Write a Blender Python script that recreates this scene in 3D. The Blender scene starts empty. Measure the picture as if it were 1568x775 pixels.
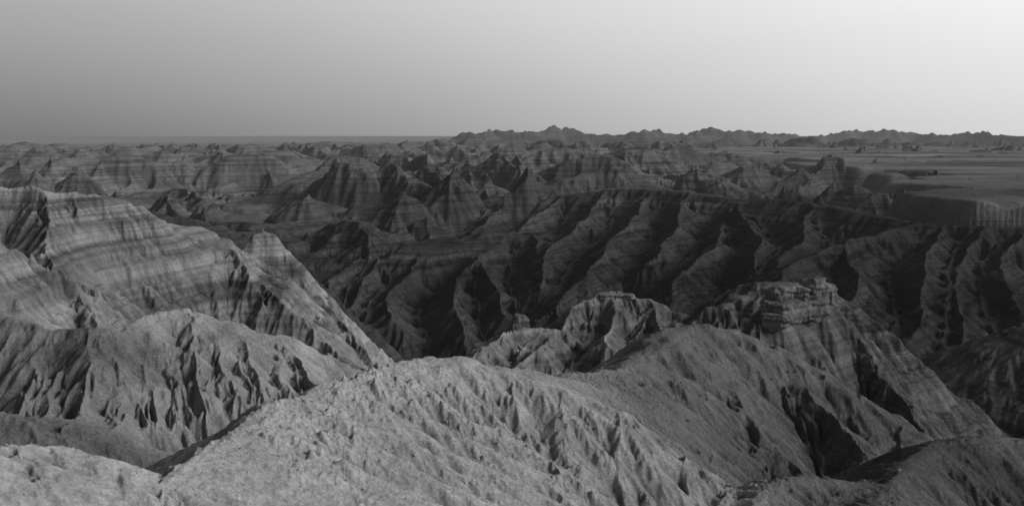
import bpy, math, time
import numpy as np
from mathutils import Vector, noise as mnoise
T0=time.time()
f32=np.float32
FPX=1231.0; PITCH=math.radians(8.3); C=math.cos(PITCH); S=math.sin(PITCH)
def P(u,v,Y):
    x=(u-784)/FPX; yi=(387.5-v)/FPX
    t=Y/(C+yi*S)
    return (x*t,Y,(-S+yi*C)*t)

# ---------------------------------------------------------------- noise
rng=np.random.RandomState(7)
PERM=rng.permutation(4096).astype(np.int32)
GA=(rng.rand(4096)*2*np.pi); GX=np.cos(GA).astype(f32); GY=np.sin(GA).astype(f32)
R1=rng.rand(4096).astype(f32); R2=rng.rand(4096).astype(f32); R3=rng.rand(4096).astype(f32)
def hsh(i,j,seed):
    return PERM[(PERM[(i+seed*131)&4095]+j)&4095]
def perlin(x,y,seed=0):
    xf=np.floor(x); yf=np.floor(y)
    i=xf.astype(np.int32); j=yf.astype(np.int32)
    fx=(x-xf).astype(f32); fy=(y-yf).astype(f32)
    u=fx*fx*fx*(fx*(fx*6-15)+10); v=fy*fy*fy*(fy*(fy*6-15)+10)
    def g(di,dj):
        h=hsh(i+di,j+dj,seed); return GX[h]*(fx-di)+GY[h]*(fy-dj)
    a=g(0,0); b=g(1,0); a=a+(b-a)*u
    c=g(0,1); d=g(1,1); c=c+(d-c)*u
    return (a+(c-a)*v)*1.5
def fbm(x,y,lam,octs,seed=0,gain=.5):
    s=0;a=1
    for o in range(octs):
        s=s+a*perlin(x/lam+17.3*o,y/lam-9.1*o,seed+o); a*=gain; lam*=.5
    return s
def cones(x,y,lam,seed,hmin=.2,k=1.25,p=1.0):
    """field of pyramid-like peaks; returns 0..1"""
    x=x/lam;y=y/lam
    xi=np.floor(x);yi=np.floor(y); ii=xi.astype(np.int32);jj=yi.astype(np.int32)
    fx=x-xi;fy=y-yi; best=np.full(x.shape,-9,f32)
    for di in (-1,0,1):
        for dj in (-1,0,1):
            h=hsh(ii+di,jj+dj,seed)
            vx=fx-di-.5-(R1[h]-.5)*.95; vy=fy-dj-.5-(R2[h]-.5)*.95
            a=R3[h]*6.283; ca=np.cos(a);sa=np.sin(a)
            px=vx*ca+vy*sa; py=-vx*sa+vy*ca
            d=np.sqrt((px*.62)**2+(py*1.25)**2)
            best=np.maximum(best,(hmin+(1-hmin)*R3[(h*7+13)&4095])-d*k)
    return np.clip(best,0,1)**p
# ---------------------------------------------------------------- polar sheet
def seg(a,b,d): return list(np.exp(np.arange(math.log(a),math.log(b),d)))
rr=seg(2.2,11,.012)+seg(11,130,.0026)+seg(130,480,.0030)+seg(480,1500,.0036)+seg(1500,5000,.005)+seg(5000,60000,.03)
rr=np.array(rr); NR=len(rr)
NT=1350
TMAX=math.radians(43)
th=np.linspace(-TMAX,TMAX,NT)
TH,RR=np.meshgrid(th,rr)
X=(RR*np.sin(TH)).astype(f32); Y=(RR*np.cos(TH)).astype(f32)
sT=np.sin(th)[None,:].astype(f32); cT=np.cos(th)[None,:].astype(f32)
RR=RR.astype(f32)
def rows(a,b): return slice(int(np.searchsorted(rr,a)),int(np.searchsorted(rr,b)))

H=np.interp(Y,[0,20,35,60,100,170,300,500,1000,60000],[-13,-15,-20,-31,-50,-57,-50,-43,-41,-41]).astype(f32)
H+=fbm(X,Y,90,3,3)*np.clip((RR-60)/200,0,1)*3*np.clip((6000-RR)/3000,0,1)
# ---------------------------------------------------------------- badlands field
def ridged(x,y,lam,seed):
    return 1-np.abs(perlin(x/lam,y/lam,seed))*1.35
R=rows(170,6000)
x=X[R];y=Y[R]
wx=x+perlin(x/90,y/90,21)*22+perlin(x/28,y/28,23)*5; wy=y+perlin(x/90,y/90,22)*22+perlin(x/28,y/28,24)*5
a=np.clip(ridged(wx,wy,190,30),0,1)
big=np.clip(.65+.8*perlin(x/380,y/380,33),0.25,1.15)
c1=cones(wx,wy,84,300,.4,1.25,1.3); c2=cones(wx,wy,48,301,.25,1.2,1.25); c3=cones(wx,wy,27,302,.15,1.1,1.1)
fld=(a**2)*5*big+np.maximum(c1*42*(.5+.5*big),np.maximum(c2*31*(.55+.45*a),c3*16))+c2*4+c3*3
env=np.clip((y-235)/110,0,1)
vf=np.exp(-(((x+520)/330)**2+((y-820)/130)**2)); env=env*(1-.9*np.clip(vf*1.3,0,1))
vf=np.exp(-(((x+210)/60)**2+((y-470)/50)**2)); env=env*(1-.6*np.clip(vf*1.3,0,1))
env=env*np.interp(y,[0,1500,2300,6000],[1,1,.12,0])
fld=fld*env
leftness=np.clip((x/y+.05)/-.12,0,1)
lift=np.interp(y,[300,700,1500,2500],[0,2,6,4])*np.clip((x+900)/500,0,1)*(1-.7*leftness)
h=H[R]+fld+lift*np.clip(env*2,0,1)
top=-12+np.interp(y,[300,1500],[-3,3])*(1-leftness)-leftness*np.interp(y,[300,1600],[2,3])
h=np.where(h>top,top+(h-top)*(.4-.15*leftness),h)
H[R]=h.astype(f32)
del wx,wy,a,c1,c2,c3,big,fld,env,vf,lift,h,leftness,top

# ---------------------------------------------------------------- grass plateau (right)
R=rows(200,3500)
x=X[R];y=Y[R]
xe=np.interp(y,[255,262,285,330,420,500,620,760,850,960,1100,1300,1500,1700],[400,150,138,160,215,225,215,245,205,215,240,260,420,2400])
dn=(x-xe)+fbm(x,y,70,3,40)*30
df=(y-(262-0.02*x))+fbm(x,y,40,3,41)*9
wash=np.abs(perlin(x/230+3,y/130,44))*150-11+fbm(x,y,30,2,45)*5+ (1-np.clip((y-420)/200,0,1))*60
dd=np.minimum(np.minimum(dn,df),wash)
m=1/(1+np.exp(-np.clip(dd/np.interp(y,[250,450,900],[3.2,2.2,2.6]),-30,30)))
pz=-20+fbm(x,y,260,3,42)*1.3-np.clip((y-1000)/1500,0,1)*2
hp=np.minimum(H[R],-24)
H[R]=(np.where(m>.02,hp,H[R])*(1-m)+pz*m)
PLAT=np.zeros_like(H); PLAT[R]=m
del xe,dn,df,dd,m,pz,hp,wash

# ---------------------------------------------------------------- explicit ridges
WS=[(0.28,3.2,1),(1.4,9,2),(3.0,46,3),(30,150,2)]
warps=[]
for k,(amp,lam,oc) in enumerate(WS):
    warps.append((fbm(X,Y,lam,2,50+k*5)*amp, fbm(X,Y,lam,2,53+k*5)*amp))
KS=[.5,1.6,3.0,6.0]
def ridge(pts,near,far,rnd,cls,zfloor=-58,sm=None):
    W=[P(*p) for p in pts]
    zmax=max(w[2] for w in W); s=min(near,far)
    ext=(zmax-zfloor)/s+rnd/s
    rs=[math.hypot(w[0],w[1]) for w in W]
    Rw=rows(max(min(rs)-ext,2.2),max(rs)+ext)
    x=X[Rw]+warps[cls][0][Rw]; y=Y[Rw]+warps[cls][1][Rw]
    best=None
    for (ax,ay,az),(bx,by,bz) in zip(W[:-1],W[1:]):
        dx=bx-ax;dy=by-ay;L2=dx*dx+dy*dy;L=math.sqrt(L2)
        px=x-ax;py=y-ay
        t=np.clip((px*dx+py*dy)/L2,0,1)
        d=np.hypot(px-t*dx,py-t*dy)
        w=.5+.5*np.clip((dx*py-dy*px)/(L*d+1e-3),-1,1)
        sl=near+(far-near)*w
        h=az+(bz-az)*t-(np.sqrt((sl*d)**2+rnd*rnd)-rnd)
        best=h if best is None else np.maximum(best,h)
    k=KS[cls] if sm is None else sm
    a=H[Rw]; q=np.maximum(k-np.abs(a-best),0)/k
    H[Rw]=(np.maximum(a,best)+q*q*k*.25).astype(f32)

R=rows(0,30)
H[R]=np.maximum(H[R],-1.75-.85*np.hypot(X[R],Y[R]*1.0))
# far skyline mesas
ridge([(600,222,2000),(690,213,2100),(760,206,2200),(800,204,2200),(900,208,2300),(1000,208,2300),(1090,208,2500)],.5,.4,3,3)
ridge([(1040,211,3000),(1090,203,3000),(1160,204,3000),(1240,211,3100),(1310,204,3200),(1400,206,3200),(1500,209,3000),(1568,211,2800),(1700,216,2700)],.55,.4,3,3)
Rw=rows(1300,4500)
jag=cones(X[Rw],Y[Rw],130,310,.1)*20+cones(X[Rw],Y[Rw],55,311,.1)*18+cones(X[Rw],Y[Rw],26,312,.1)*14
H[Rw]+=(jag*np.clip((H[Rw]+15)/18,0,1)*np.clip((RR[Rw]-1500)/500,0,1)).astype(f32)
# canyon wall crest + spurs
ridge([(560,352,330),(640,335,350),(760,322,370),(870,300,380),(960,288,370),(1050,290,350),(1130,305,330),(1240,312,300),(1400,342,250),(1568,348,240),(1750,352,235)],.52,.35,3,2)
for sp,sl_ in [
 ([(640,335,350),(560,372,300),(505,430,240),(500,480,205)],.8),
 ([(640,335,350),(600,360,310),(560,420,250),(545,470,215)],.9),
 ([(760,325,360),(700,375,300),(640,400,265),(600,440,235),(590,490,200)],.75),
 ([(870,300,380),(800,345,320),(735,392,265),(697,425,235),(690,470,205),(700,510,188)],.9),
 ([(735,392,265),(760,440,225),(770,480,200)],1.0),
 ([(930,292,372),(880,350,300),(840,385,265),(820,440,220)],.8),
 ([(1000,288,365),(960,350,290),(890,415,230),(850,470,190)],.72),
 ([(890,415,230),(905,450,205)],.9),
 ([(1060,290,350),(1030,350,280),(990,400,240)],.9),
 ([(1130,310,330),(1095,365,265),(1045,425,215),(1025,480,182)],.75),
 ([(1135,318,300),(1155,362,255),(1165,425,212)],.95),
 ([(1240,312,300),(1215,370,245),(1190,420,210)],.8),
 ([(1400,342,250),(1300,368,228),(1225,404,202),(1180,445,175)],.7),
 ([(1300,368,228),(1310,420,190),(1300,470,165)],.9),
 ([(1440,346,246),(1420,430,190),(1395,530,150)],.8),
 ([(1500,350,242),(1485,400,210),(1470,440,190),(1475,540,145)],.95),
 ([(1568,348,240),(1545,400,210),(1560,450,185),(1550,560,145)],.75),
 ([(1700,348,240),(1680,440,190),(1640,560,140)],.8),
 ]:
    ridge(sp,sl_,sl_*.95,1.8,2,sm=1.5)
# small rounded mounds behind the left hill
ridge([(180,322,170),(250,328,175),(300,337,178)],.9,.7,2,1)
ridge([(310,347,150),(345,345,155),(385,354,160)],1.1,.8,2,1)
ridge([(240,345,135),(310,362,140),(350,372,142)],1.1,.8,2,1)
ridge([(1370,575,125),(1430,560,122),(1500,535,118),(1600,500,112),(1750,470,110)],.7,.6,3,1)
ridge([(1060,500,86),(1110,462,88),(1160,433,90),(1210,432,92),(1270,452,92),(1330,520,88)],.9,.8,2,1)
# L1 upper left hill
ridge([(-250,300,70),(-80,283,72),(0,286,75),(70,288,76),(130,293,77),(200,311,80),(262,337,84),(320,352,88),(352,366,91),(372,386,93)],.95,.9,1.2,1,sm=1)
ridge([(368,386,94),(385,360,95),(402,350,96),(420,356,96),(440,385,95),(480,440,92),(530,500,88),(588,566,80)],1.5,1.2,.3,0,sm=.3)
ridge([(330,354,88),(390,420,80),(480,500,74),(565,562,70)],.95,1.0,1.2,1,sm=2)
ridge([(60,290,75),(70,340,69),(85,400,63)],1.0,1.0,1.2,1,sm=2)
ridge([(-200,330,52),(-60,355,54),(0,374,56),(50,394,57),(110,440,57),(158,492,54)],.95,1.0,.8,1,sm=1)
# L2 lower left fluted hill
ridge([(-220,500,34),(-80,480,36),(0,484,37),(60,503,36),(140,508,35.5),(190,503,37),(240,487,39),(290,480,40),(350,492,42),(420,515,44),(500,548,46),(575,574,48)],.95,.9,1.6,0,sm=1)
for sp in [[(60,500,36),(40,600,31.6),(20,660,29.4)],[(100,508,35.8),(85,570,33),(75,640,30.2)],[(140,508,35.5),(135,570,32.7),(130,640,30)],
           [(290,480,40),(300,540,36.6),(320,620,33.2)],[(265,483,39.6),(265,560,36),(275,650,32)],[(240,487,39),(225,560,35.1),(230,650,31.4)],
           [(350,492,42),(380,540,38.6),(400,600,35.2)],[(320,486,41),(340,540,37.8),(360,610,34.2)],[(430,517,44),(460,560,40.1),(480,590,37)],
           [(185,503,37),(180,590,33),(180,660,30)],[(390,503,43),(420,555,39.5),(440,600,36.2)]]:
    ridge(sp,1.25,1.25,.8,0,sm=.3)
ridge([(-150,610,26),(0,634,27),(70,648,27.5),(140,672,28),(215,712,28)],.75,.8,1.5,0)
# C1 centre ridge
ridge([(712,575,54),(738,530,58),(770,508,61),(850,500,63),(880,472,66),(915,449,68),(950,447,68),(990,458,68),(1040,480,66),(1080,503,64)],.85,.9,1.0,0,sm=1)
ridge([(880,472,66),(860,500,62.5),(830,530,59),(800,555,56)],.9,.9,.9,0,sm=.8)
ridge([(950,447,68),(940,490,63),(925,530,58)],.9,.9,.9,0,sm=.8)
ridge([(1000,465,68),(1010,500,62),(1000,530,57)],.9,.9,.9,0,sm=.8)
# R2 castle ridge
ridge([(1060,492,63),(1085,470,64),(1105,466,64),(1140,492,63)],1.0,1.0,.8,0,sm=.8)
ridge([(1130,500,62),(1165,476,63),(1190,456,65),(1240,450,67),(1268,454,68),(1290,482,67),(1345,555,63),(1395,625,58),(1425,690,50)],1.15,1.1,.6,0,sm=.8)
# R1 right hill
ridge([(800,571,27),(870,574,31),(945,566,36),(985,540,40),(1030,515,44),(1075,505,46),(1120,508,47),(1170,528,47),(1230,565,46),(1300,603,45),(1370,650,43),(1430,700,40)],.78,.85,2.0,0,sm=1.2)
ridge([(1085,507,46),(1120,575,41.5),(1160,650,37),(1235,725,33)],.95,1.05,1.0,0,sm=.8)
ridge([(1200,548,46),(1260,620,41),(1330,690,37),(1370,740,35)],.95,1.05,.7,0,sm=.8)
# bottom right mounds
ridge([(1340,800,22),(1390,715,26),(1440,680,28),(1500,668,29),(1580,672,30),(1750,690,30)],.9,.95,1.6,0)
ridge([(1140,800,21),(1185,742,24),(1240,728,25),(1290,738,25),(1350,775,24)],.9,1.0,1.2,0)
# F1 foreground ridge
ridge([(-150,668,12),(0,682,13),(60,684,13.4),(130,695,13.6),(190,712,13.6),(255,738,13.5),(300,706,14.6),(345,672,16.3),(410,632,18.5),(500,600,21),(590,560,24.5),(650,548,26),(700,551,26.5),(760,562,27),(810,572,27.5)],.55,.95,.5,0,sm=.6)
ridge([(700,551,26.5),(790,575,26.2),(860,592,26),(950,630,25.5),(1050,692,25),(1160,785,23.5)],.58,1.6,.6,0,sm=.5)
ridge([(500,600,21),(530,650,19.5),(560,720,18),(575,800,16.5)],.62,.62,.6,0,sm=.6)
ridge([(410,632,18.5),(400,700,16),(380,790,14)],.62,.62,.6,0,sm=.6)
print('ridges',time.time()-T0)

# ---------------------------------------------------------------- gully erosion filter
def grad(Rw):
    h=H[Rw]
    dr=np.gradient(h,rr[Rw].astype(f32),axis=0)
    dt=np.gradient(h,(th[1]-th[0]),axis=1)/RR[Rw]
    return dr*sT+dt*cT, dr*cT-dt*sT
def blur(a,n):
    for _ in range(n):
        a=(a+np.roll(a,1,1)+np.roll(a,-1,1))/3
        a=np.concatenate([a[:1],(a[:-2]+a[1:-1]+a[2:])/3,a[-1:]],0)
    return a
def erode(lam,amp,r0,r1,seed,sharp=.5,fade=.25,nb=3,nearamp=None,veryn=1):
    Rw=rows(r0,r1)
    gx,gy=grad(Rw)
    gx=blur(gx,nb);gy=blur(gy,nb)
    sl=np.hypot(gx,gy)+1e-5
    sx=(-gy/sl).astype(f32); sy=(gx/sl).astype(f32)
    x=X[Rw]/lam; y=Y[Rw]/lam
    xi=np.floor(x);yi=np.floor(y); ii=xi.astype(np.int32);jj=yi.astype(np.int32)
    fx=x-xi;fy=y-yi
    cs=0;sn=0;wsum=0
    for di in (-1,0,1):
        for dj in (-1,0,1):
            h=hsh(ii+di,jj+dj,seed)
            vx=fx-di-.5-(R1[h]-.5)*.7; vy=fy-dj-.5-(R2[h]-.5)*.7
            w=np.maximum(np.exp(-2.2*(vx*vx+vy*vy))-.012,0)
            ph=(vx*sx+vy*sy)*(2*math.pi)
            cs=cs+w*np.cos(ph);sn=sn+w*np.sin(ph);wsum=wsum+w
    mag=np.sqrt(cs*cs+sn*sn)+1e-5
    cs=cs/np.maximum(mag,.35*wsum)
    g=.5-.5*cs
    g=g*(1-sharp)+sharp*g*g*(1.6-.6*g)
    m=np.clip((sl-.15)/.5,0,1)*np.clip(1.9-sl*.6,.3,1)
    rad=RR[Rw]
    m=m*np.clip((rad-r0)/(fade*r0),0,1)*np.clip((r1-rad)/(fade*.6*r1),0,1)
    if nearamp is not None: m=m*(nearamp+(1-nearamp)*np.clip((rad-110)/40,0,1))
    if veryn!=1: m=m*(veryn+(1-veryn)*np.clip((rad-50)/8,0,1)+(1.0-veryn)*np.clip((31-rad)/3,0,1))
    pm=PLAT[Rw]; m=m*(1-np.clip(pm*1.2,0,1)*.9)*(1-.6*np.clip(pm*30,0,1))
    md=np.clip(.65+.8*perlin(X[Rw]/(lam*4),Y[Rw]/(lam*4),seed+9),.1,1.3)
    dlt=amp*g*m*md
    H[Rw]-=(lam*dlt).astype(f32)
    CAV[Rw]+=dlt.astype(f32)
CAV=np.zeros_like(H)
erode(44,.13,400,3000,101,fade=.2)
erode(21,.18,170,2400,102,fade=.5)
erode(10.5,.20,50,1300,103,nearamp=.3)
erode(5.0,.18,30,700,104,nearamp=.5)
erode(2.5,.21,26,360,105,veryn=.8)
erode(1.25,.24,14,190,106,nb=2,veryn=.6)
erode(.62,.24,11,100,107,nb=2,veryn=.55)
erode(.31,.20,11,50,108,nb=2,veryn=.7)
print('erode',time.time()-T0)

# strata terracing
R=rows(12,2500)
gx,gy=grad(R); sl=np.clip((np.hypot(gx,gy)-.35)/.5,0,1)
zz=H[R]+fbm(X[R],Y[R],60,2,130)*1.0
t=0
for lam,am in ((4.1,.08),(1.7,.11),(.73,.11)):
    t=t+am*lam*np.sin(zz*2*math.pi/lam)*(1 if lam<3 else np.clip((RR[R]-60)/60,0,1))
t=t*(1-np.clip(PLAT[R]*1.2,0,1))*np.clip((RR[R]-24)/30,.12,1)
H[R]+=(t*sl*.8*(.6+.8*np.clip(perlin(X[R]/13,Y[R]/13,131),-.5,1))).astype(f32)

def rough(lam,amp,r0,r1,oc,seed):
    Rw=rows(r0,r1); rad=RR[Rw]
    m=np.clip((r1-rad)/(.4*r1),0,1)*(1-PLAT[Rw]*.9)
    H[Rw]+=(fbm(X[Rw],Y[Rw],lam,oc,seed,.6)*amp*m).astype(f32)
rough(1.1,.05,2,70,4,140)
Rw=rows(2,75); rad=RR[Rw]
n=fbm(X[Rw],Y[Rw],.30,3,150,.7); msk=np.clip(.4+1.5*perlin(X[Rw]/3,Y[Rw]/3,155),.15,1.1)
H[Rw]+=(np.abs(n)*msk*.06*np.clip((75-rad)/40,.0,1)).astype(f32)
n2=np.clip(fbm(X[Rw],Y[Rw],.8,4,157,.7),0,1)*np.clip(-.05+1.7*perlin(X[Rw]/5,Y[Rw]/5,158)+np.clip(-X[Rw]/20,-.2,.3),0,1)
H[Rw]+=(n2*.20*np.clip((40-rad)/15,0,1)).astype(f32)
rough(6,.30,40,400,4,160)
rough(40,1.6,300,1800,4,170)
# ---------------------------------------------------------------- tone (rock colour, with painted gully shade)
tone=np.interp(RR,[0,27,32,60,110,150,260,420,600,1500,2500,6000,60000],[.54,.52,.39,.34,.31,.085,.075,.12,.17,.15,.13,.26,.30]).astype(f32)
tone*=(1-1.1*np.clip(CAV,0,.6))  # shade in the gullies painted into the tone, darker where cut deeper
tone*=1+.3*fbm(X,Y,40,2,180)*np.clip(RR/100,0,1)*np.clip((8000-RR)/4000,0,1)
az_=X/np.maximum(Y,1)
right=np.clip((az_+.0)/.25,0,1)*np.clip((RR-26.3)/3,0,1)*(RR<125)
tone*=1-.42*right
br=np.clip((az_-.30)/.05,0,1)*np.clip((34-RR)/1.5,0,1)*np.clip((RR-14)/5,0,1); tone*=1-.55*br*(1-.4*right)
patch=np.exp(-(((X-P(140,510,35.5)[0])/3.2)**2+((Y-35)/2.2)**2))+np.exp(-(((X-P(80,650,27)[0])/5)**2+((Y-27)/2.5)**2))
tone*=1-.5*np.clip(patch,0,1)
g1=np.clip(PLAT*1.1,0,1)
gcol=.27+.15*fbm(X,Y*1.6,130,5,190,.6)
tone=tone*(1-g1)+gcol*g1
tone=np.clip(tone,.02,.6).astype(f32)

# ---------------------------------------------------------------- materials
def newmat(name):
    m=bpy.data.materials.new(name); m.use_nodes=True
    nt=m.node_tree; nt.nodes.clear(); return m,nt
def N(nt,t,**k):
    n=nt.nodes.new(t)
    for a,b in k.items(): setattr(n,a,b)
    return n
def math_(nt,op,a,b=None,c=None,clamp=False):
    n=nt.nodes.new('ShaderNodeMath'); n.operation=op; n.use_clamp=clamp
    for i,v in enumerate((a,b,c)):
        if v is None: continue
        if isinstance(v,(int,float)): n.inputs[i].default_value=v
        else: nt.links.new(v,n.inputs[i])
    return n.outputs[0]
def terrain_mat(name='eroded_clay',const=None):
    m,nt=newmat(name); L=nt.links.new
    geo=N(nt,'ShaderNodeNewGeometry'); pos=geo.outputs['Position']
    att=N(nt,'ShaderNodeAttribute',attribute_name='tone')
    pl=N(nt,'ShaderNodeAttribute',attribute_name='grass')
    ln=N(nt,'ShaderNodeVectorMath',operation='LENGTH'); L(pos,ln.inputs[0]); dist=ln.outputs['Value']
    def noise(scale,det,rough=.55,vec=pos):
        n=N(nt,'ShaderNodeTexNoise'); n.inputs['Scale'].default_value=scale; n.inputs['Detail'].default_value=det
        n.inputs['Roughness'].default_value=rough; L(vec,n.inputs['Vector']); return n.outputs['Fac']
    def sv(x,y,z):
        vm=N(nt,'ShaderNodeVectorMath',operation='MULTIPLY'); vm.inputs[1].default_value=(x,y,z); L(pos,vm.inputs[0]); return vm.outputs[0]
    s1=noise(1,3,.6,sv(.006,.006,.45)); s2=noise(1,3,.65,sv(.03,.03,2.4))
    a1=math_(nt,'MULTIPLY_ADD',s1,5.0,-2.5); a2=math_(nt,'MULTIPLY_ADD',s2,5.0,-2.5)
    st=math_(nt,'ADD',a1,a2)
    # strata contrast varies from place to place
    pv=math_(nt,'MULTIPLY_ADD',noise(.03,3,.6),1.6,.0)
    fa=math_(nt,'MULTIPLY_ADD',dist,1/90.0,.05,True)
    fa=math_(nt,'MULTIPLY',fa,math_(nt,'SUBTRACT',1.0,pl.outputs['Fac']))
    fa=math_(nt,'MULTIPLY',fa,pv)
    st=math_(nt,'MULTIPLY_ADD',math_(nt,'MULTIPLY',st,fa),.55,1.0)
    st=math_(nt,'MINIMUM',math_(nt,'MAXIMUM',st,.42),1.75)
    mott=math_(nt,'MULTIPLY_ADD',noise(.35,6,.65),1.1,.45)
    mott2=math_(nt,'MULTIPLY_ADD',noise(9,6,.75),1.8,.1)
    tone_=att.outputs['Fac'] if const is None else const
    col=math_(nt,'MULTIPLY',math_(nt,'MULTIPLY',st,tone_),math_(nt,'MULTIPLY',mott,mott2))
    col=math_(nt,'MINIMUM',math_(nt,'MAXIMUM',col,.015),.6)
    cc=N(nt,'ShaderNodeCombineColor')
    for i in range(3): L(col,cc.inputs[i])
    b1=N(nt,'ShaderNodeBump'); b1.inputs['Strength'].default_value=1; b1.inputs['Distance'].default_value=.13
    L(noise(9,8,.74),b1.inputs['Height'])
    b2=N(nt,'ShaderNodeBump'); b2.inputs['Strength'].default_value=.9; L(noise(.8,8,.68),b2.inputs['Height'])
    L(math_(nt,'MINIMUM',math_(nt,'MULTIPLY',dist,.008),1.6),b2.inputs['Distance']); L(b1.outputs[0],b2.inputs['Normal'])
    bs=N(nt,'ShaderNodeBsdfDiffuse'); bs.inputs['Roughness'].default_value=.6
    L(cc.outputs[0],bs.inputs['Color']); L(b2.outputs[0],bs.inputs['Normal'])
    em=N(nt,'ShaderNodeEmission'); em.inputs['Color'].default_value=(.19,.19,.19,1)  # distance haze painted on the surface as pale emission, growing with range
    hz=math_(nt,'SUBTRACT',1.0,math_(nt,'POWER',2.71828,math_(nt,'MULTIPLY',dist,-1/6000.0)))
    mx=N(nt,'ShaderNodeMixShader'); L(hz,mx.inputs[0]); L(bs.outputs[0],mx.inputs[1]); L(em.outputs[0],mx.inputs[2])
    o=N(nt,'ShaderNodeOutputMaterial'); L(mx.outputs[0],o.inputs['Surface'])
    return m
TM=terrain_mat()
def gray_mat(name,v,var=.4,scale=8):
    m,nt=newmat(name); L=nt.links.new
    n=N(nt,'ShaderNodeTexNoise'); n.inputs['Scale'].default_value=scale
    g=N(nt,'ShaderNodeNewGeometry'); L(g.outputs['Position'],n.inputs['Vector'])
    c=math_(nt,'MULTIPLY',math_(nt,'MULTIPLY_ADD',n.outputs['Fac'],2*var,1-var),v)
    cc=N(nt,'ShaderNodeCombineColor')
    for i in range(3): L(c,cc.inputs[i])
    bs=N(nt,'ShaderNodeBsdfDiffuse'); L(cc.outputs[0],bs.inputs['Color'])
    o=N(nt,'ShaderNodeOutputMaterial'); L(bs.outputs[0],o.inputs['Surface']); return m

def sheet(name,r0,r1):
    i0=int(np.searchsorted(rr,r0)); i1=min(int(np.searchsorted(rr,r1))+1,NR)
    n=i1-i0
    co=np.stack([X[i0:i1],Y[i0:i1],H[i0:i1]],-1).reshape(-1,3).astype(f32)
    idx=np.arange(n*NT,dtype=np.int32).reshape(n,NT)
    q=np.stack([idx[:-1,:-1],idx[:-1,1:],idx[1:,1:],idx[1:,:-1]],-1).reshape(-1,4)
    me=bpy.data.meshes.new(name); nf=len(q)
    me.vertices.add(len(co)); me.vertices.foreach_set('co',co.ravel())
    me.loops.add(nf*4); me.loops.foreach_set('vertex_index',np.ascontiguousarray(q).ravel())
    me.polygons.add(nf); me.polygons.foreach_set('loop_start',np.arange(nf,dtype=np.int32)*4)
    me.polygons.foreach_set('use_smooth',np.ones(nf,dtype=bool))
    me.update(calc_edges=True)
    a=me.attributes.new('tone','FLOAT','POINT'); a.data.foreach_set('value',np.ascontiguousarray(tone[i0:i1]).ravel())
    a=me.attributes.new('grass','FLOAT','POINT'); a.data.foreach_set('value',np.ascontiguousarray(np.clip(PLAT[i0:i1],0,1)).ravel().astype(f32))
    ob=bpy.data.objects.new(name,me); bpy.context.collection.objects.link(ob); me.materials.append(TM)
    return ob
sheet('foreground_ridge',0,33)
sheet('eroded_hills',33,125)
sheet('canyon_badlands_terrain',125,1500)
sheet('distant_hills_and_plain',1500,1e9)
print('mesh',time.time()-T0)

def ground(x,y):
    r=math.hypot(x,y); t=math.atan2(x,y)
    i=min(max(int(np.searchsorted(rr,r)),1),NR-1); fi=(r-rr[i-1])/(rr[i]-rr[i-1])
    c=(t+TMAX)/(2*TMAX)*(NT-1); j=min(max(int(c),0),NT-2); fj=c-j
    return float((H[i-1,j]*(1-fj)+H[i-1,j+1]*fj)*(1-fi)+(H[i,j]*(1-fj)+H[i,j+1]*fj)*fi)
def mesh_obj(name,V,F,mat,smooth=False):
    me=bpy.data.meshes.new(name); me.from_pydata(V,[],F)
    if smooth: me.polygons.foreach_set('use_smooth',np.ones(len(me.polygons),dtype=bool))
    me.materials.append(mat); ob=bpy.data.objects.new(name,me); bpy.context.collection.objects.link(ob); return ob

# ---------------------------------------------------------------- resistant sandstone blocks on the crests
import bmesh
bm=bmesh.new(); bmesh.ops.create_icosphere(bm,subdivisions=5,radius=1)
bm.verts.ensure_lookup_table(); IV=np.array([v.co[:] for v in bm.verts]); IFc=[tuple(v.index for v in f.verts) for f in bm.faces]; bm.free()
def outcrop(name,blocks):
    V=[];F=[]
    for (u,v,Yd,w,h,dp) in blocks:
        cx,cy,cz=P(u,v,Yd); b=len(V)
        off=Vector((rng.rand()*50,rng.rand()*50,rng.rand()*50)); a=(rng.rand()-.5)*1.2; ca,sa=math.cos(a),math.sin(a)
        for p in IV:
            q=np.sign(p)*np.abs(p)**.58; q=q/ (np.sum(np.abs(q)**5)**(1/5))
            L_=Vector((q[0]*w/2,q[1]*dp/2,q[2]*h/2))
            wl=Vector((cx+L_.x,cy+L_.y,cz+L_.z))
            n=mnoise.fractal(wl*.9,1,2,5)*.28-abs(mnoise.noise(Vector((wl.x*2.6,wl.y*2.6,wl.z*.7))))*.28
            led=math.sin((L_.z+cz)*13+2.5*mnoise.noise(wl*.8))*.08
            taper=1+.06*q[2]
            x=L_.x*(taper+n+led); y=L_.y*(taper+n+led); z=L_.z*(1+mnoise.noise(wl*1.3)*.3)
            V.append((cx+x*ca-y*sa,cy+x*sa+y*ca,cz+z))
        F+=[(i+b,j+b,k+b) for i,j,k in IFc]
    return mesh_obj(name,V,F,RM,True)
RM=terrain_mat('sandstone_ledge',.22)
outcrop('rock_outcrop',[
 (1192,455,64.4,2.2,2.0,1.9),(1178,473,63.8,1.5,1.7,1.5),(1220,453,65.2,1.5,1.7,1.9),(1247,448,66.4,2.0,2.3,1.9),(1266,455,67.4,1.2,2.4,1.6),
 (1208,477,63.2,3.0,1.7,1.5),(1242,473,64.6,2.7,1.9,1.8),(1186,493,62.2,2.2,1.3,1.3)])
outcrop('rock_pinnacle',[(797,498,66,1.2,1.7,1.0),(793,491,66,.6,1.1,.7),(789,503,65.6,.9,1.0,.9)])
outcrop('rock_ledge',[(934,454,67.9,1.9,.6,1.2),(962,455,68,1.3,.5,1.0)])

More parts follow.
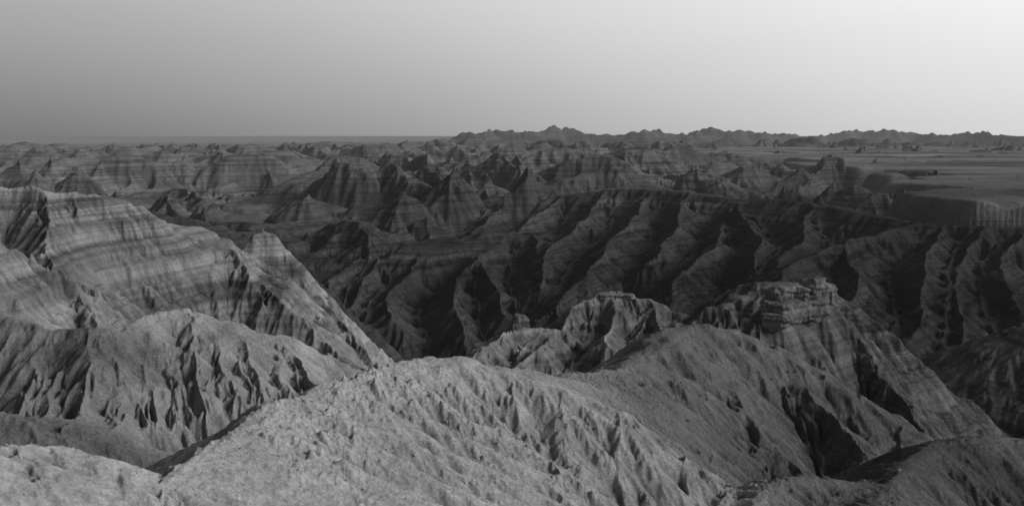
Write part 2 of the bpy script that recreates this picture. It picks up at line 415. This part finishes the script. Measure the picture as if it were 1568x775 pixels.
# loose stones on the near ridge
ICO=np.array([(0,0,1),(.894,0,.447),(.276,.851,.447),(-.724,.526,.447),(-.724,-.526,.447),(.276,-.851,.447),(.724,.526,-.447),(-.276,.851,-.447),(-.894,0,-.447),(-.276,-.851,-.447),(.724,-.526,-.447),(0,0,-1)])
IF=[(0,1,2),(0,2,3),(0,3,4),(0,4,5),(0,5,1),(1,6,2),(2,7,3),(3,8,4),(4,9,5),(5,10,1),(6,7,2),(7,8,3),(8,9,4),(9,10,5),(10,6,1),(11,7,6),(11,8,7),(11,9,8),(11,10,9),(11,6,10)]
V=[];F=[]
for k in range(8000):
    r=12*math.exp(rng.rand()*1.25); t=(rng.rand()*2-1)*.62
    x=r*math.sin(t);y=r*math.cos(t)
    if math.sin(x*1.3+math.sin(y*.9)*2)*math.sin(y*1.1+x*.4) < -.3+rng.rand()*.4: continue
    s=.008+.030*rng.rand()**3*(1 if rng.rand()<.96 else 2)
    z=ground(x,y); b=len(V)
    q=ICO*(1+(rng.rand(12,1)-.5)*.5)*np.array([1,.6+.5*rng.rand(),.5+.4*rng.rand()])*s
    a=rng.rand()*6.28; ca,sa=math.cos(a),math.sin(a)
    for p in q: V.append((x+p[0]*ca-p[1]*sa,y+p[0]*sa+p[1]*ca,z+p[2]+s*.2))
    F+= [(a_+b,b_+b,c_+b) for a_,b_,c_ in IF]
mesh_obj('loose_stones',V,F,gray_mat('stone',.36,.5,20))
leafm=gray_mat('shrub_leaves',.10,.5,30); flowm=gray_mat('pale_seed_heads',.45,.2,30)
def shrub(u,v,Yd,s,name='shrub',pale=.15,nleaf=420):
    x0,y0,_=P(u,v,Yd)
    best=None
    for k in range(400):
        yy=Yd*.8+k*Yd*.001; xx=x0/Yd*yy; zz=ground(xx,yy); vv=207.9-zz/yy*FPX
        e=abs(vv-v)
        if best is None or e<best[0]: best=(e,xx,yy,zz)
    _,cx,cy,cz=best
    V=[];F=[];M=[]
    stems=[]
    for k in range(16):
        a=rng.rand()*6.28; l=s*(.5+.6*rng.rand()); o=.25+.75*rng.rand()
        tip=np.array([math.cos(a)*l*o*.9,math.sin(a)*l*o*.9,l*(1.05-.55*o)])
        stems.append(tip); b=len(V); w=.012*s+.004
        V+=[(cx-w,cy,cz-.03),(cx+w,cy,cz-.03),(cx,cy+w,cz-.03),(cx+tip[0],cy+tip[1],cz+tip[2])]
        F+=[(b,b+1,b+3),(b+1,b+2,b+3),(b+2,b,b+3)]; M+=[0]*3
    for k in range(nleaf):
        st=stems[rng.randint(len(stems))]; f=.35+.7*rng.rand()
        p=st*f+rng.randn(3)*s*.09; p[2]=abs(p[2])
        ls=s*(.03+.035*rng.rand()); d1=rng.randn(3);d1/=np.linalg.norm(d1); d2=np.cross(d1,rng.randn(3)); d2/=np.linalg.norm(d2)+1e-6
        b=len(V); c=np.array([cx,cy,cz])+p
        for q in (c-d1*ls,c+d2*ls*.5,c+d1*ls,c-d2*ls*.5): V.append(tuple(q))
        F.append((b,b+1,b+2,b+3)); M.append(1 if (f>.85 and rng.rand()<pale*3) else 0)
    ob=mesh_obj(name,V,F,leafm); ob.data.materials.append(flowm)
    ob.data.polygons.foreach_set('material_index',M)
    return ob
shrub(985,601,35,.36,pale=.3); shrub(1070,695,25.2,.24,pale=.3); shrub(1262,572,45,.35); shrub(420,620,18.6,.09,pale=.1)
for k in range(9):
    shrub(940+rng.rand()*380,560+rng.rand()*110,38+rng.rand()*6,.10+.14*rng.rand(),nleaf=140,pale=.2)
shrub(395,372,95,.5,nleaf=200,pale=0)
V=[];F=[]
for k in range(170):
    r=170*math.exp(rng.rand()*1.0); t=-.25+rng.rand()*.85
    x=r*math.sin(t);y=r*math.cos(t); z=ground(x,y)
    if abs(ground(x+1,y)-z)+abs(ground(x,y+1)-z)>1.3: continue
    s=.3+.5*rng.rand()
    for j in range(26):
        c=np.array([x,y,z+s*.5])+rng.randn(3)*s*np.array([.45,.45,.4])
        d1=rng.randn(3);d1*=s*.3/np.linalg.norm(d1); d2=rng.randn(3);d2*=s*.25/np.linalg.norm(d2); b=len(V)
        V+= [tuple(c-d1),tuple(c+d2),tuple(c+d1)]; F.append((b,b+1,b+2))
mesh_obj('juniper_bushes',V,F,gray_mat('juniper',.05,.4,3))

# ---------------------------------------------------------------- world
SUN_AZ=math.radians(104)
SUN_EL=math.radians(26)
w=bpy.data.worlds.new('World'); bpy.context.scene.world=w; w.use_nodes=True
nt=w.node_tree; nt.nodes.clear(); L=nt.links.new
sky=N(nt,'ShaderNodeTexSky',sky_type='NISHITA'); sky.sun_disc=False
sky.sun_elevation=SUN_EL; sky.sun_rotation=SUN_AZ; sky.dust_density=4
bw=N(nt,'ShaderNodeRGBToBW'); L(sky.outputs[0],bw.inputs[0])
tc=N(nt,'ShaderNodeTexCoord'); sp=N(nt,'ShaderNodeSeparateXYZ'); L(tc.outputs['Generated'],sp.inputs[0])
el=math_(nt,'MAXIMUM',sp.outputs['Z'],0.0)
az=math_(nt,'ADD',math_(nt,'MULTIPLY',sp.outputs['X'],.86),math_(nt,'MULTIPLY',sp.outputs['Y'],.5))
azp=math_(nt,'MAXIMUM',az,0.0)
base=math_(nt,'MULTIPLY_ADD',azp,.20,.29)
k=math_(nt,'MULTIPLY',math_(nt,'SUBTRACT',.66,base),1/.165)
rise=math_(nt,'MINIMUM',math_(nt,'MULTIPLY_ADD',el,k,base),.68)
over=math_(nt,'SUBTRACT',1.0,math_(nt,'MULTIPLY',math_(nt,'SUBTRACT',el,.22),2.4,clamp=True),clamp=True)
over=math_(nt,'MAXIMUM',over,.14)
glow=math_(nt,'ADD',math_(nt,'MULTIPLY_ADD',az,.38,.68),math_(nt,'MULTIPLY',math_(nt,'MULTIPLY',azp,azp),.52))
glow=math_(nt,'MAXIMUM',glow,.3)
hn=N(nt,'ShaderNodeTexNoise'); hn.inputs['Scale'].default_value=3.0; hn.inputs['Detail'].default_value=3
vm=N(nt,'ShaderNodeVectorMath',operation='MULTIPLY'); vm.inputs[1].default_value=(1,1,4); L(tc.outputs['Generated'],vm.inputs[0]); L(vm.outputs[0],hn.inputs['Vector'])
g=math_(nt,'MULTIPLY',math_(nt,'MULTIPLY',rise,over),math_(nt,'MULTIPLY',glow,math_(nt,'MULTIPLY_ADD',hn.outputs['Fac'],.06,.97)))
tot=math_(nt,'ADD',g,math_(nt,'MULTIPLY',bw.outputs[0],.005))
cc=N(nt,'ShaderNodeCombineColor')
for i in range(3): L(tot,cc.inputs[i])
bg=N(nt,'ShaderNodeBackground'); bg.inputs['Strength'].default_value=1.0; L(cc.outputs[0],bg.inputs[0])
o=N(nt,'ShaderNodeOutputWorld'); L(bg.outputs[0],o.inputs[0])

sd=bpy.data.lights.new('sun','SUN'); sd.energy=2.65; sd.angle=math.radians(24); sd.color=(1,1,1)
so=bpy.data.objects.new('sun',sd); bpy.context.collection.objects.link(so)
d=Vector((math.sin(SUN_AZ)*math.cos(SUN_EL),math.cos(SUN_AZ)*math.cos(SUN_EL),math.sin(SUN_EL)))
so.rotation_euler=d.to_track_quat('Z','Y').to_euler()

cam=bpy.data.cameras.new('camera'); co=bpy.data.objects.new('camera',cam); bpy.context.collection.objects.link(co)
cam.sensor_width=36; cam.lens=36*FPX/1568; cam.clip_end=100000; cam.clip_start=.1
co.rotation_euler=(math.radians(90)-PITCH,0,0)
bpy.context.scene.camera=co
sc=bpy.context.scene
sc.view_settings.view_transform='Standard'; sc.view_settings.look='None'; sc.view_settings.exposure=0
print('done',time.time()-T0)
